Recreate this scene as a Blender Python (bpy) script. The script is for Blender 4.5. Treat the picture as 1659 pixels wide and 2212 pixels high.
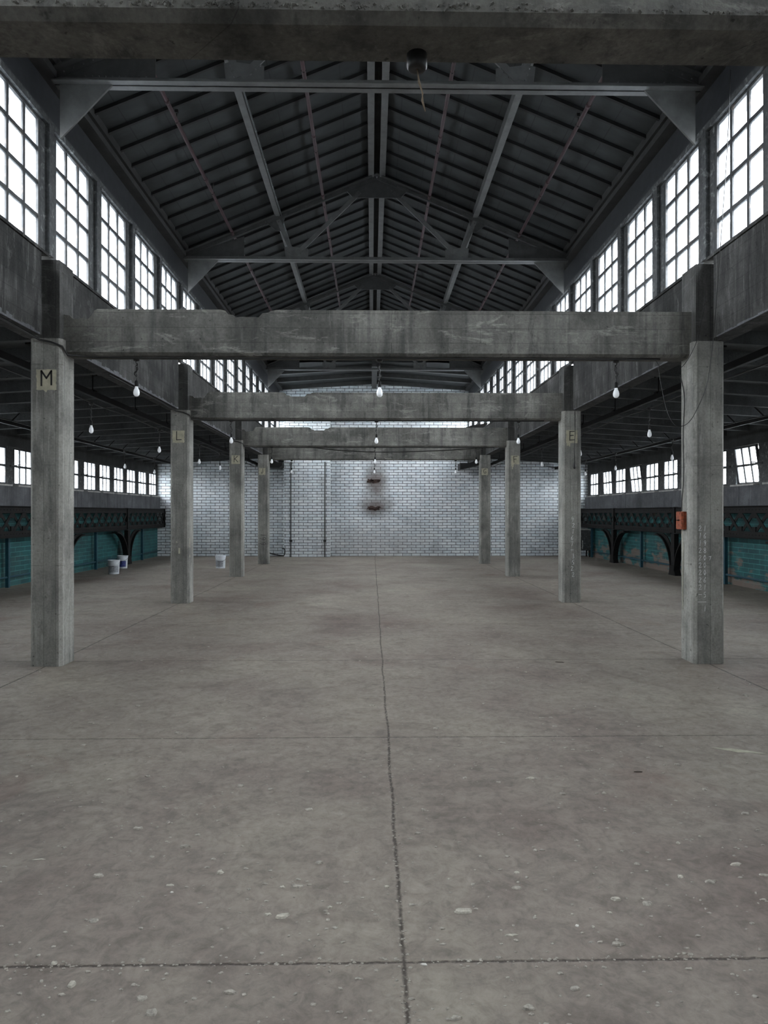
import bpy, math, random
from mathutils import Vector, Matrix
random.seed(7)
D = bpy.data
for o in list(D.objects): D.objects.remove(o, do_unlink=True)
SC = bpy.context.scene
COL = SC.collection
PI = math.pi

# ------------------------------------------------------------------ camera
cam = D.cameras.new('camera'); camo = D.objects.new('camera', cam); COL.objects.link(camo)
cam.sensor_fit = 'HORIZONTAL'; cam.sensor_width = 36.0; cam.lens = 36.0 * 1500 / 1659
cam.shift_y = 2.0 / 1659
cam.clip_start = 0.05; cam.clip_end = 500
camo.location = (0, 0, 1.6)
camo.rotation_euler = (PI / 2, 0, -math.atan(26.5 / 1500))
SC.camera = camo
# ------------------------------------------------------------------ world
SC.view_settings.view_transform = 'Standard'
SC.view_settings.look = 'None'
SC.view_settings.gamma = 1.0
SC.view_settings.exposure = 5.3
W = D.worlds.new('overcast_sky'); SC.world = W; W.use_nodes = True
wn = W.node_tree.nodes; wl = W.node_tree.links; wn.clear()
wo = wn.new('ShaderNodeOutputWorld'); wb = wn.new('ShaderNodeBackground')
tc = wn.new('ShaderNodeTexCoord'); sp = wn.new('ShaderNodeSeparateXYZ'); cr = wn.new('ShaderNodeValToRGB')
mr = wn.new('ShaderNodeMapRange'); mr.inputs[1].default_value = -1; mr.inputs[2].default_value = 1
wl.new(tc.outputs['Generated'], sp.inputs[0]); wl.new(sp.outputs[2], mr.inputs[0]); wl.new(mr.outputs[0], cr.inputs[0])
cr.color_ramp.elements[0].position = 0.0; cr.color_ramp.elements[0].color = (.10, .10, .10, 1)
cr.color_ramp.elements[1].position = 1.0; cr.color_ramp.elements[1].color = (.97, .985, 1.0, 1)
e = cr.color_ramp.elements.new(.47); e.color = (.16, .16, .16, 1)
e = cr.color_ramp.elements.new(.51); e.color = (.83, .85, .87, 1)
wl.new(cr.outputs[0], wb.inputs[0]); wb.inputs[1].default_value = 1.0; wl.new(wb.outputs[0], wo.inputs[0])

# building lines (metres, camera at x=0 y=0)
CY = [-2.79, 2.25, 7.29, 12.33, 17.40, 21.75]      # fronts of the column rows
BACK = -2.79 - 3.0; END = 25.75
LI, LO = -3.23, -3.56; RI, RO = 3.41, 3.74
XC = .09
WL, WR = -7.90, 8.05                                # outer walls
GL, GR = -3.38, 3.56                                # inner faces of the longitudinal girders

def portal(name, loc, sx, sy, face):
    l = D.lights.new(name, 'AREA'); l.shape = 'RECTANGLE'; l.size = sx; l.size_y = sy
    l.cycles.is_portal = True
    o = D.objects.new(name, l); COL.objects.link(o); o.location = loc
    o.rotation_euler = (Matrix(((0, 0, -face), (1, 0, 0), (0, 1, 0))).transposed().to_euler() if False else (PI/2, 0, -face * PI/2))
    return o
ym = (BACK + END) / 2; yl = END - BACK
portal('portal_clerestory_left', (-3.50, ym, 4.98), yl, 1.5, 1)
portal('portal_clerestory_right', (3.68, ym, 4.98), yl, 1.5, -1)
portal('portal_aisle_left', (WL - .25, ym, 2.63), yl, .95, 1)
portal('portal_aisle_right', (WR + .25, ym, 2.63), yl, .95, -1)

# ------------------------------------------------------------------ materials
def srgb(r, g, b):
    f = lambda v: (v / 255 / 12.92) if v / 255 <= .04045 else ((v / 255 + .055) / 1.055) ** 2.4
    return (f(r), f(g), f(b), 1)
class NT:
    def __init__(s, name):
        s.m = D.materials.new(name); s.m.use_nodes = True; s.n = s.m.node_tree.nodes; s.l = s.m.node_tree.links
        s.b = s.n['Principled BSDF']
    def pos(s, scale=(1, 1, 1), obj=False):
        if obj:
            g = s.n.new('ShaderNodeTexCoord'); out = g.outputs['Object']
        else:
            g = s.n.new('ShaderNodeNewGeometry'); out = g.outputs['Position']
        mp = s.n.new('ShaderNodeMapping'); mp.inputs['Scale'].default_value = scale
        s.l.new(out, mp.inputs[0]); return mp.outputs[0]
    def noise(s, vec, scale=5, detail=6, rough=.6, dist=0):
        t = s.n.new('ShaderNodeTexNoise'); t.inputs['Scale'].default_value = scale; t.inputs['Detail'].default_value = detail
        t.inputs['Roughness'].default_value = rough; t.inputs['Distortion'].default_value = dist
        s.l.new(vec, t.inputs['Vector']); return t.outputs[0]
    def ramp(s, fac, stops, interp='LINEAR'):
        r = s.n.new('ShaderNodeValToRGB'); r.color_ramp.interpolation = interp
        el = r.color_ramp.elements
        while len(el) < len(stops): el.new(.5)
        for i, (p, c) in enumerate(stops):
            el[i].position = p; el[i].color = c if len(c) == 4 else tuple(c) + (1,)
        s.l.new(fac, r.inputs[0]); return r.outputs[0]
    def mix(s, a, b, fac, mode='MIX'):
        m = s.n.new('ShaderNodeMix'); m.data_type = 'RGBA'; m.blend_type = mode
        for sock, v in ((m.inputs[0], fac), (m.inputs[6], a), (m.inputs[7], b)):
            if hasattr(v, 'links'): s.l.new(v, sock)
            else: sock.default_value = v
        return m.outputs[2]
    def math(s, op, a, b=0.0, c=0.0):
        m = s.n.new('ShaderNodeMath'); m.operation = op
        for i, v in enumerate((a, b, c)):
            if hasattr(v, 'links'): s.l.new(v, m.inputs[i])
            else: m.inputs[i].default_value = v
        return m.outputs[0]
    def bump(s, h, strength=.3, dist=.01):
        b = s.n.new('ShaderNodeBump'); b.inputs['Strength'].default_value = strength; b.inputs['Distance'].default_value = dist
        s.l.new(h, b.inputs['Height']); s.l.new(b.outputs[0], s.b.inputs['Normal'])
    def out(s, col, rough=.7, metal=0, spec=None):
        if hasattr(col, 'links'): s.l.new(col, s.b.inputs['Base Color'])
        else: s.b.inputs['Base Color'].default_value = col
        s.b.inputs['Roughness'].default_value = rough; s.b.inputs['Metallic'].default_value = metal
        if spec is not None: s.b.inputs['Specular IOR Level'].default_value = spec
        return s.m
G = lambda v, t=(1, 1, 1): (v * t[0], v * t[1], v * t[2], 1)

def concrete(name, lo, mid, hi, boards=None, warm=(1, 1, .93), streak=.6, light=.25, patch=0, pstretch=(.7, .7, 2.6)):
    t = NT(name); p = t.pos()
    n = t.noise(p, 2.2, 9, .65)
    c = t.ramp(n, [(.30, G(lo, warm)), (.52, G(mid, warm)), (.74, G(hi, warm))])
    st = t.noise(t.pos((5, 5, .35)), 2.0, 6, .6)
    c = t.mix(c, G(lo * .6, (.97, 1, 1.0)), t.math('MULTIPLY', t.ramp(st, [(.50, G(0)), (.68, G(1))]), streak))
    st2 = t.noise(t.pos((7, 7, .5)), 3.1, 4, .6)
    c = t.mix(c, G(hi * 1.35, warm), t.math('MULTIPLY', t.ramp(st2, [(.60, G(0)), (.72, G(1))]), light))
    if patch:
        big = t.noise(t.pos((1, 1, .8)), .9, 4, .55, .5)
        c = t.mix(c, t.ramp(big, [(.38, G(.50, (.97, 1, 1.0))), (.5, G(1)), (.66, G(1.35))]), patch, 'MULTIPLY')
        pn = t.noise(t.pos(pstretch), 3.0, 9, .75, .6)
        c = t.mix(c, G(hi * 1.5, warm), t.math('MULTIPLY', t.ramp(pn, [(.55, G(0)), (.63, G(1))]), patch * .65))
        dn = t.noise(t.pos((3, 3, .8)), 1.3, 8, .7, .3)
        c = t.mix(c, G(lo * .35, (.96, 1, 1.0)), t.math('MULTIPLY', t.ramp(dn, [(.57, G(0)), (.66, G(1))]), patch * .75))
    fine = t.noise(p, 45, 4, .7)
    c = t.mix(c, t.ramp(fine, [(.3, G(.55)), (.7, G(1.25))]), .55, 'MULTIPLY')
    pit = t.ramp(t.noise(p, 26, 2, .5), [(.24, G(.25)), (.31, G(1))])
    c = t.mix(c, pit, .8, 'MULTIPLY')
    h = fine
    if boards:
        sep = t.n.new('ShaderNodeSeparateXYZ'); t.l.new(p, sep.inputs[0]); cmb = t.n.new('ShaderNodeCombineXYZ')
        xy = t.math('ADD', sep.outputs[0], sep.outputs[1])
        if boards == 'V': t.l.new(sep.outputs[2], cmb.inputs[0]); t.l.new(xy, cmb.inputs[1]); w, hh = 2.1, .125
        elif boards == 'H': t.l.new(xy, cmb.inputs[0]); t.l.new(sep.outputs[2], cmb.inputs[1]); w, hh = 1.9, .155
        else: t.l.new(sep.outputs[2], cmb.inputs[1]); t.l.new(sep.outputs[1], cmb.inputs[0]); w, hh = 1.26, 9.0
        b = t.n.new('ShaderNodeTexBrick'); t.l.new(cmb.outputs[0], b.inputs[0])
        b.inputs['Scale'].default_value = 1; b.inputs['Brick Width'].default_value = w; b.inputs['Row Height'].default_value = hh
        b.inputs['Mortar Size'].default_value = .003 if boards != 'S' else .006; b.inputs['Mortar Smooth'].default_value = .3
        b.inputs['Color1'].default_value = G(1.0); b.inputs['Color2'].default_value = G(.78); b.inputs['Mortar'].default_value = G(.45)
        c = t.mix(c, b.outputs[0], .8, 'MULTIPLY')
    t.bump(h, .35, .012)
    return t.out(c, .85, spec=.25)

M = {}
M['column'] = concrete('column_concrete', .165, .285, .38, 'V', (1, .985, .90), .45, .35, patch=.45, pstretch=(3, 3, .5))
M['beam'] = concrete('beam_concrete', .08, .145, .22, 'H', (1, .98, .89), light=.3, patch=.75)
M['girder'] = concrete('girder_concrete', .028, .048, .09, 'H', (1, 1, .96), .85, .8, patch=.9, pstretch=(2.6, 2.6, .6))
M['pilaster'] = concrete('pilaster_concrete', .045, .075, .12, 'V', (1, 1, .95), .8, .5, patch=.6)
M['spandrel'] = concrete('spandrel_concrete', .08, .13, .20, 'S', (.95, .98, 1.05), .6, .4)
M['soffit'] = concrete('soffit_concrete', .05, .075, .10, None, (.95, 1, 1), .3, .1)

def floor_mat():
    t = NT('floor_concrete'); p = t.pos()
    n = t.noise(p, .55, 10, .62, .3)
    c = t.ramp(n, [(.28, srgb(112, 99, 92)), (.48, srgb(135, 126, 117)), (.62, srgb(146, 138, 127)), (.8, srgb(160, 155, 143))])
    n2 = t.noise(t.pos((1.0, 1.4, 1)), 2.6, 9, .72, 1.2)
    c = t.mix(c, t.ramp(n2, [(.25, G(.62, (1, .96, .95))), (.5, G(1.0)), (.75, G(1.18))]), .8, 'MULTIPLY')
    n3 = t.noise(p, 16, 8, .75, .8)
    c = t.mix(c, t.ramp(n3, [(.32, G(.66)), (.5, G(1.0)), (.68, G(1.2))]), .8, 'MULTIPLY')
    n4 = t.noise(t.pos((1, .7, 1)), 5.5, 8, .7, 2.0)
    c = t.mix(c, t.ramp(n4, [(.35, G(.78)), (.5, G(1.0)), (.65, G(1.14))]), .7, 'MULTIPLY')
    dk = t.noise(p, 1.6, 6, .7, .8)
    c = t.mix(c, srgb(92, 84, 78), t.math('MULTIPLY', t.ramp(dk, [(.55, G(0)), (.68, G(1))]), .5))
    # rusty red stains
    rs = t.noise(p, .8, 5, .6, .6)
    c = t.mix(c, srgb(104, 78, 70), t.math('MULTIPLY', t.ramp(rs, [(.60, G(0)), (.72, G(1))]), .45))
    # pale worn dust patches
    ds = t.noise(t.pos((1, 1, 1)), 3.4, 7, .7)
    c = t.mix(c, srgb(166, 160, 150), t.math('MULTIPLY', t.ramp(ds, [(.64, G(0)), (.78, G(1))]), .35))
    # sawn joints
    sep = t.n.new('ShaderNodeSeparateXYZ'); t.l.new(p, sep.inputs[0])
    wob = t.math('MULTIPLY', t.math('SUBTRACT', t.noise(p, 22, 4, .7), .5), .022)
    wv = t.math('MULTIPLY', t.math('SUBTRACT', t.noise(p, 1.1, 3, .5), .5), .05)
    X = t.math('ADD', t.math('ADD', sep.outputs[0], wob), wv); Y = t.math('ADD', sep.outputs[1], wob)
    tot = None
    for ax, v, w in ((X, .115, .008), (X, -3.40, .010), (X, 3.575, .010), (Y, 2.47, .0065), (Y, 4.95, .006), (Y, 7.55, .007), (Y, 10.0, .006), (Y, 12.5, .006), (Y, 17.5, .008)):
        d = t.math('ABSOLUTE', t.math('SUBTRACT', ax, v))
        m = t.n.new('ShaderNodeMapRange'); m.inputs[1].default_value = w * .4; m.inputs[2].default_value = w * 1.4; m.inputs[3].default_value = 1; m.inputs[4].default_value = 0
        t.l.new(d, m.inputs[0]); tot = m.outputs[0] if tot is None else t.math('MAXIMUM', tot, m.outputs[0])
    brk = t.ramp(t.noise(p, 30, 3, .6), [(.34, G(.35)), (.5, G(1))])
    k = t.math('MULTIPLY', t.math('MULTIPLY', tot, brk), .8)
    c = t.mix(c, srgb(52, 46, 42), k)
    hh = t.math('SUBTRACT', t.math('MULTIPLY', n3, .5), tot)
    t.bump(hh, .35, .012)
    return t.out(c, .62, spec=.3)
M['floor'] = floor_mat()

def tile_mat():
    t = NT('glazed_white_brick'); p = t.pos()
    sep = t.n.new('ShaderNodeSeparateXYZ'); t.l.new(p, sep.inputs[0]); cmb = t.n.new('ShaderNodeCombineXYZ')
    t.l.new(t.math('ADD', sep.outputs[0], sep.outputs[1]), cmb.inputs[0]); t.l.new(sep.outputs[2], cmb.inputs[1])
    b = t.n.new('ShaderNodeTexBrick'); t.l.new(cmb.outputs[0], b.inputs[0])
    b.inputs['Scale'].default_value = 1; b.inputs['Brick Width'].default_value = .33; b.inputs['Row Height'].default_value = .1035
    b.inputs['Mortar Size'].default_value = .010; b.inputs['Mortar Smooth'].default_value = .15
    b.inputs['Color1'].default_value = (.74, .80, .83, 1); b.inputs['Color2'].default_value = (.90, .93, .94, 1); b.inputs['Mortar'].default_value = (.055, .06, .065, 1)
    c = b.outputs[0]
    gr = t.noise(p, .9, 8, .65)
    c = t.mix(c, t.ramp(gr, [(.3, (.50, .51, .52, 1)), (.45, (.90, .91, .92, 1)), (.6, G(1))]), .8, 'MULTIPLY')
    gr2 = t.noise(t.pos((1, 1, 2.5)), 7, 5, .6)
    c = t.mix(c, t.ramp(gr2, [(.35, (.62, .60, .60, 1)), (.55, G(1))]), .6, 'MULTIPLY')
    # brown soot stain around the two broken pockets
    def blob(x0, z0, sx, sz):
        dx = t.math('DIVIDE', t.math('SUBTRACT', sep.outputs[0], x0), sx); dz = t.math('DIVIDE', t.math('SUBTRACT', sep.outputs[2], z0), sz)
        r = t.math('SQRT', t.math('ADD', t.math('POWER', dx, 2), t.math('POWER', dz, 2)))
        r = t.math('ADD', r, t.math('MULTIPLY', t.math('SUBTRACT', t.noise(p, 3, 6, .7), .5), .9))
        m = t.n.new('ShaderNodeMapRange'); m.inputs[1].default_value = .25; m.inputs[2].default_value = 1.05; m.inputs[3].default_value = 1; m.inputs[4].default_value = 0
        t.l.new(r, m.inputs[0]); return m.outputs[0]
    k = t.math('MAXIMUM', blob(.15, 2.75, .55, 1.05), blob(.15, 1.85, .75, .55))
    c = t.mix(c, (.12, .095, .085, 1), t.math('MULTIPLY', k, .85))
    c = t.mix(c, (.30, .27, .26, 1), t.math('MULTIPLY', blob(.1, .4, 3.0, 1.1), .35))
    # a dark ledge course
    d = t.math('ABSOLUTE', t.math('SUBTRACT', sep.outputs[2], 1.655))
    m = t.n.new('ShaderNodeMapRange'); m.inputs[1].default_value = .008; m.inputs[2].default_value = .02; m.inputs[3].default_value = .8; m.inputs[4].default_value = 0
    t.l.new(d, m.inputs[0]); c = t.mix(c, (.05, .05, .055, 1), m.outputs[0])
    t.bump(t.math('SUBTRACT', 1.0, b.outputs['Fac']), .4, .006)
    return t.out(c, .28, spec=.7)
M['tile'] = tile_mat()

def teal_mat(name, peach):
    t = NT(name); p = t.pos()
    sep = t.n.new('ShaderNodeSeparateXYZ'); t.l.new(p, sep.inputs[0]); cmb = t.n.new('ShaderNodeCombineXYZ')
    t.l.new(sep.outputs[1], cmb.inputs[0]); t.l.new(sep.outputs[2], cmb.inputs[1])
    b = t.n.new('ShaderNodeTexBrick'); t.l.new(cmb.outputs[0], b.inputs[0])
    b.inputs['Scale'].default_value = 1; b.inputs['Brick Width'].default_value = .42; b.inputs['Row Height'].default_value = .105
    b.inputs['Mortar Size'].default_value = .008; b.inputs['Mortar Smooth'].default_value = .4
    b.inputs['Color1'].default_value = (.006, .060, .066, 1); b.inputs['Color2'].default_value = (.012, .095, .098, 1); b.inputs['Mortar'].default_value = (.04, .19, .185, 1)
    c = b.outputs[0]
    n = t.noise(p, 2.0, 7, .65)
    c = t.mix(c, t.ramp(n, [(.3, G(.4)), (.6, G(1.1))]), .8, 'MULTIPLY')
    pk = t.noise(t.pos((1, .8, 2.2)), 1.6, 5, .6)
    z = t.n.new('ShaderNodeMapRange'); z.inputs[1].default_value = .1; z.inputs[2].default_value = .7; z.inputs[3].default_value = .16; z.inputs[4].default_value = 0
    t.l.new(sep.outputs[2], z.inputs[0])
    k = t.ramp(t.math('ADD', pk, z.outputs[0]), [(.60, G(0)), (.66, G(1))])
    c = t.mix(c, (.17, .11, .085, 1), t.math('MULTIPLY', k, peach))
    t.bump(b.outputs['Fac'], .4, .01)
    return t.out(c, .6)
M['teal_left'] = teal_mat('teal_painted_block_plain', .08); M['teal_right'] = teal_mat('teal_painted_block', .75)  # same teal on both walls, the left with far fewer peach patches

def paint(name, col, rough=.6, metal=0, var=.35, scale=9, spec=None, rust=None):
    t = NT(name); p = t.pos()
    n = t.noise(p, scale, 6, .65)
    c = t.mix(col, t.ramp(n, [(.3, G(1 - var)), (.7, G(1 + var * .6))]), 1.0, 'MULTIPLY')
    if rust:
        c = t.mix(c, rust, t.ramp(t.noise(p, scale * .6, 6, .7), [(.55, G(0)), (.68, G(1))]))
    t.bump(n, .15, .004)
    return t.out(c, rough, metal, spec)
M['roof'] = None
def roof_mat():
    t = NT('dark_roof_boarding'); p = t.pos()
    n = t.noise(t.pos((1.2, 2.5, 1)), 1.4, 5, .6)
    c = t.ramp(n, [(.35, G(.024, (.92, 1, 1.03))), (.65, G(.042, (.92, 1, 1.0)))])
    sep = t.n.new('ShaderNodeSeparateXYZ'); t.l.new(p, sep.inputs[0])
    fr = t.math('FRACT', t.math('MULTIPLY', sep.outputs[0], 2.3))
    m = t.n.new('ShaderNodeMapRange'); m.inputs[1].default_value = .0; m.inputs[2].default_value = .035; m.inputs[3].default_value = .3; m.inputs[4].default_value = 1
    t.l.new(fr, m.inputs[0]); c = t.mix(c, m.outputs[0], 1.0, 'MULTIPLY')
    return t.out(c, .7, spec=.3)
M['roof'] = roof_mat()
M['batten'] = paint('black_batten', G(.009), .7)
M['steel'] = paint('grey_painted_steel', G(.10, (1, 1, .97)), .5, .0, .35, 6)
M['steel_dark'] = paint('dark_painted_steel', G(.045, (1, 1, .97)), .5, .0, .4, 6)
M['cornice'] = paint('blue_black_cornice', G(.026, (.85, .93, 1.1)), .6)
M['iron'] = paint('black_rusty_iron', G(.009), .6, 0, .4, 8, spec=.2, rust=(.018, .012, .010, 1))
M['black'] = paint('black_rubber', G(.012), .5)
M['pipe_red'] = paint('dull_red_pipe', (.035, .010, .013, 1), .5)
M['frame'] = paint('weathered_window_steel', G(.055, (.95, 1, 1.05)), .6, 0, .5, 14, rust=(.12, .10, .085, 1))
M['pier'] = paint('peeling_mullion_paint', G(.07, (.95, 1, 1.03)), .7, 0, .6, 20, rust=(.26, .27, .27, 1))
M['sill'] = paint('pale_stone_sill', G(.42, (1, .98, .94)), .7, 0, .4, 8)
M['navy'] = paint('navy_painted_pipe', (.012, .06, .085, 1), .5)
M['bulb'] = None
def bulb_mat(name, e):
    t = NT(name); t.b.inputs['Emission Color'].default_value = (.9, .96, 1, 1); t.b.inputs['Emission Strength'].default_value = e
    return t.out((.8, .82, .84, 1), .25)
M['bulb'] = bulb_mat('frosted_bulb_glass', .003)
M['bucket'] = paint('white_plastic_bucket', (.62, .66, .70, 1), .4, 0, .15, 20)
M['bucket_blue'] = paint('blue_printed_label', (.035, .05, .22, 1), .5, 0, .8, 30)
M['bucket_grey'] = paint('grey_printed_label', (.33, .35, .38, 1), .5, 0, .8, 60)
M['patch'] = paint('cream_paint_patch', (.46, .43, .32, 1), .7, 0, .3, 12)
M['ink'] = paint('black_letter_paint', G(.012), .6)
M['chalk'] = paint('white_chalk', G(.8), .9, 0, .5, 40)
M['redbox'] = paint('rusty_orange_box', (.24, .050, .016, 1), .6, 0, .7, 30, rust=(.10, .02, .012, 1))
M['cream_drip'] = paint('old_cream_paint', (.45, .43, .33, 1), .7)
M['flake'] = paint('plaster_flake', (.50, .47, .40, 1), .9, 0, .4, 60)
M['flake_white'] = paint('white_plaster_flake', (.72, .70, .64, 1), .9, 0, .3, 60)
M['grit'] = paint('scattered_grit', (.40, .37, .32, 1), .9, 0, .5, 60)
M['twig'] = paint('brown_splinter', (.06, .045, .035, 1), .8)
M['rubble'] = paint('broken_brick', (.07, .045, .038, 1), .95, 0, .8, 14)
M['rope'] = paint('frayed_cord', (.20, .15, .10, 1), .8)
def glass_mat():
    t = NT('obscured_window_glass'); t.n.remove(t.b); out = [n for n in t.n if n.type == 'OUTPUT_MATERIAL'][0]
    tr = t.n.new('ShaderNodeBsdfTransparent'); tr.inputs[0].default_value = (.95, .96, .97, 1)
    tl = t.n.new('ShaderNodeBsdfTranslucent'); tl.inputs[0].default_value = (.80, .88, .95, 1)
    gl = t.n.new('ShaderNodeBsdfGlossy'); gl.inputs[0].default_value = (.8, .85, .9, 1); gl.inputs['Roughness'].default_value = .15
    m1 = t.n.new('ShaderNodeMixShader'); m2 = t.n.new('ShaderNodeMixShader'); m2.inputs[0].default_value = .05
    dirt = t.ramp(t.noise(t.pos(), 5, 7, .7), [(.4, G(.12)), (.75, G(.45))])
    t.l.new(dirt, m1.inputs[0])
    t.l.new(tr.outputs[0], m1.inputs[1]); t.l.new(tl.outputs[0], m1.inputs[2]); t.l.new(m1.outputs[0], m2.inputs[1]); t.l.new(gl.outputs[0], m2.inputs[2])
    t.l.new(m2.outputs[0], out.inputs[0]); return t.m
M['glass'] = glass_mat()

# ------------------------------------------------------------------ mesh helpers
class MB:
    def __init__(s): s.v = []; s.f = []; s.smooth = []
    def add(s, vs, fs, sm=False):
        o = len(s.v); s.v += [tuple(v) for v in vs]
        for f in fs: s.f.append([i + o for i in f]); s.smooth.append(sm)
        return s
    def box(s, x0, x1, y0, y1, z0, z1):
        vs = [(x, y, z) for z in (z0, z1) for y in (y0, y1) for x in (x0, x1)]
        return s.add(vs, [(0, 2, 3, 1), (4, 5, 7, 6), (0, 1, 5, 4), (2, 6, 7, 3), (0, 4, 6, 2), (1, 3, 7, 5)])
    def obox(s, c, ax, ay, az):       # centre and three half-axis vectors
        c, ax, ay, az = map(Vector, (c, ax, ay, az))
        vs = [c + ax * i + ay * j + az * k for k in (-1, 1) for j in (-1, 1) for i in (-1, 1)]
        return s.add(vs, [(0, 2, 3, 1), (4, 5, 7, 6), (0, 1, 5, 4), (2, 6, 7, 3), (0, 4, 6, 2), (1, 3, 7, 5)])
    def bar(s, a, b, w, h, up=(0, 0, 1)):
        a, b = Vector(a), Vector(b); d = (b - a); L = d.length; d.normalize(); u = Vector(up)
        if abs(d.dot(u)) > .99: u = Vector((0, 1, 0))
        side = d.cross(u).normalized(); u = side.cross(d).normalized()
        return s.obox((a + b) / 2, d * L / 2, side * w / 2, u * h / 2)
    def prism(s, poly, axis, a0, a1):  # poly in the two other axes
        n = len(poly)
        def P(p, a):
            return {'x': (a, p[0], p[1]), 'y': (p[0], a, p[1]), 'z': (p[0], p[1], a)}[axis]
        vs = [P(p, a0) for p in poly] + [P(p, a1) for p in poly]
        fs = [list(range(n))[::-1], list(range(n, 2 * n))] + [(i, (i + 1) % n, n + (i + 1) % n, n + i) for i in range(n)]
        return s.add(vs, fs)
    def tube(s, pts, r, seg=8, smooth=True):
        pts = [Vector(p) for p in pts]; rings = []; prev = None
        for i, p in enumerate(pts):
            d = (pts[min(i + 1, len(pts) - 1)] - pts[max(i - 1, 0)]).normalized()
            if prev is None:
                u = Vector((0, 0, 1)) if abs(d.z) < .9 else Vector((1, 0, 0)); a = d.cross(u).normalized()
            else: a = (prev - d * prev.dot(d)).normalized()
            prev = a; b = d.cross(a)
            rr = r[i] if isinstance(r, (list, tuple)) else r
            rings.append([p + (a * math.cos(t) + b * math.sin(t)) * rr for t in [2 * PI * k / seg for k in range(seg)]])
        vs = [v for R in rings for v in R]; fs = []
        for i in range(len(pts) - 1):
            for k in range(seg):
                fs.append((i * seg + k, i * seg + (k + 1) % seg, (i + 1) * seg + (k + 1) % seg, (i + 1) * seg + k))
        fs.append(list(range(seg))[::-1]); fs.append([(len(pts) - 1) * seg + k for k in range(seg)])
        return s.add(vs, fs, smooth)
    def lathe(s, prof, c=(0, 0, 0), seg=20):
        vs = [(c[0] + r * math.cos(2 * PI * k / seg), c[1] + r * math.sin(2 * PI * k / seg), c[2] + z) for r, z in prof for k in range(seg)]
        fs = [(i * seg + k, i * seg + (k + 1) % seg, (i + 1) * seg + (k + 1) % seg, (i + 1) * seg + k) for i in range(len(prof) - 1) for k in range(seg)]
        return s.add(vs, fs, True)
    def rivets(s, pts, n=(0, -1, 0), r=.012):
        n = Vector(n).normalized(); u = n.orthogonal().normalized(); w = n.cross(u)
        for p in pts:
            p = Vector(p); ring = [p + (u * math.cos(t) + w * math.sin(t)) * r for t in [2 * PI * k / 8 for k in range(8)]]
            r2 = [p + n * r * .55 + (u * math.cos(t) + w * math.sin(t)) * r * .6 for t in [2 * PI * k / 8 for k in range(8)]]
            vs = ring + r2 + [p + n * r * .8]
            fs = [(k, (k + 1) % 8, 8 + (k + 1) % 8, 8 + k) for k in range(8)] + [(8 + k, 8 + (k + 1) % 8, 16) for k in range(8)]
            s.add(vs, fs, True)
        return s
    def build(s, name, mat, parent=None, loc=None, bevel=0):
        me = D.meshes.new(name); me.from_pydata(s.v, [], s.f); me.update()
        import bmesh
        bm = bmesh.new(); bm.from_mesh(me); bmesh.ops.recalc_face_normals(bm, faces=bm.faces); bm.to_mesh(me); bm.free()
        me.polygons.foreach_set('use_smooth', s.smooth)
        me.materials.append(M[mat] if isinstance(mat, str) else mat)
        o = D.objects.new(name, me); COL.objects.link(o)
        if loc: o.location = loc
        if parent: o.parent = parent
        if bevel:
            m = o.modifiers.new('bevel', 'BEVEL'); m.width = bevel; m.segments = 2; m.limit_method = 'ANGLE'
        return o
def thing(name, label, cat, loc=(0, 0, 0), group=None):
    o = D.objects.new(name, None); COL.objects.link(o); o.empty_display_size = .1; o.location = loc
    o['label'] = label; o['category'] = cat
    if group: o['group'] = group
    return o
def tag(o, label, cat, group=None, kind=None):
    o['label'] = label; o['category'] = cat
    if group: o['group'] = group
    if kind: o['kind'] = kind
    return o
def struct(o, label=None, cat=None):
    o['kind'] = 'structure'
    if label: o['label'] = label; o['category'] = cat
    return o
def copy_tree(o, parent=None):
    c = o.copy(); COL.objects.link(c)
    if parent: c.parent = parent
    for ch in list(o.children): copy_tree(ch, c)
    return c
ordn = ['nearest', 'second', 'third', 'fourth', 'fifth', 'sixth']

# ------------------------------------------------------------------ structure
fl = MB().box(WL - .3, WR + .3, BACK - .3, END + .3, -.2, 0).build('floor', 'floor'); struct(fl, 'dusty grey-brown concrete floor with sawn joints', 'floor')

# end wall of glazed brick, with the pilaster projecting left of centre
wb_ = MB()
wb_.box(WL - .3, WR + .3, END, END + .3, 0, 3.9)
wb_.prism([(-3.62, 3.9), (3.80, 3.9), (3.80, 6.25), (XC, 6.50), (-3.62, 6.25)], 'y', END, END + .3)
wback = wb_.build('wall_back', 'tile'); struct(wback, 'end wall of white glazed brick in running bond', 'wall')
MB().box(-3.18, -1.52, 25.25, END, 0, 5.25).build('brick_pilaster', 'tile', wback)
hole = MB()
for zc in (2.78, 1.77):
    pts = []
    for k in range(18):
        a = 2 * PI * k / 18; pts.append((.09 + (.24 + random.uniform(-.06, .06)) * math.cos(a), zc + (.07 + random.uniform(-.03, .03)) * (1 if math.sin(a) > .2 else -1 if math.sin(a) < -.2 else 0)))
    hole.prism(pts, 'y', END - .012, END)
    for k in range(14):
        x = .09 + random.uniform(-.22, .22); z = zc + random.uniform(-.05, .05)
        hole.obox((x, END - .02, z), (random.uniform(.02, .05), 0, random.uniform(-.01, .01)), (0, .015, 0), (0, 0, random.uniform(.01, .025)))
hole.build('broken_pocket', 'rubble', wback)
struct(MB().box(WL - .3, WR + .3, BACK - .3, BACK, 0, 8).build('wall_front', 'girder'))

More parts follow.
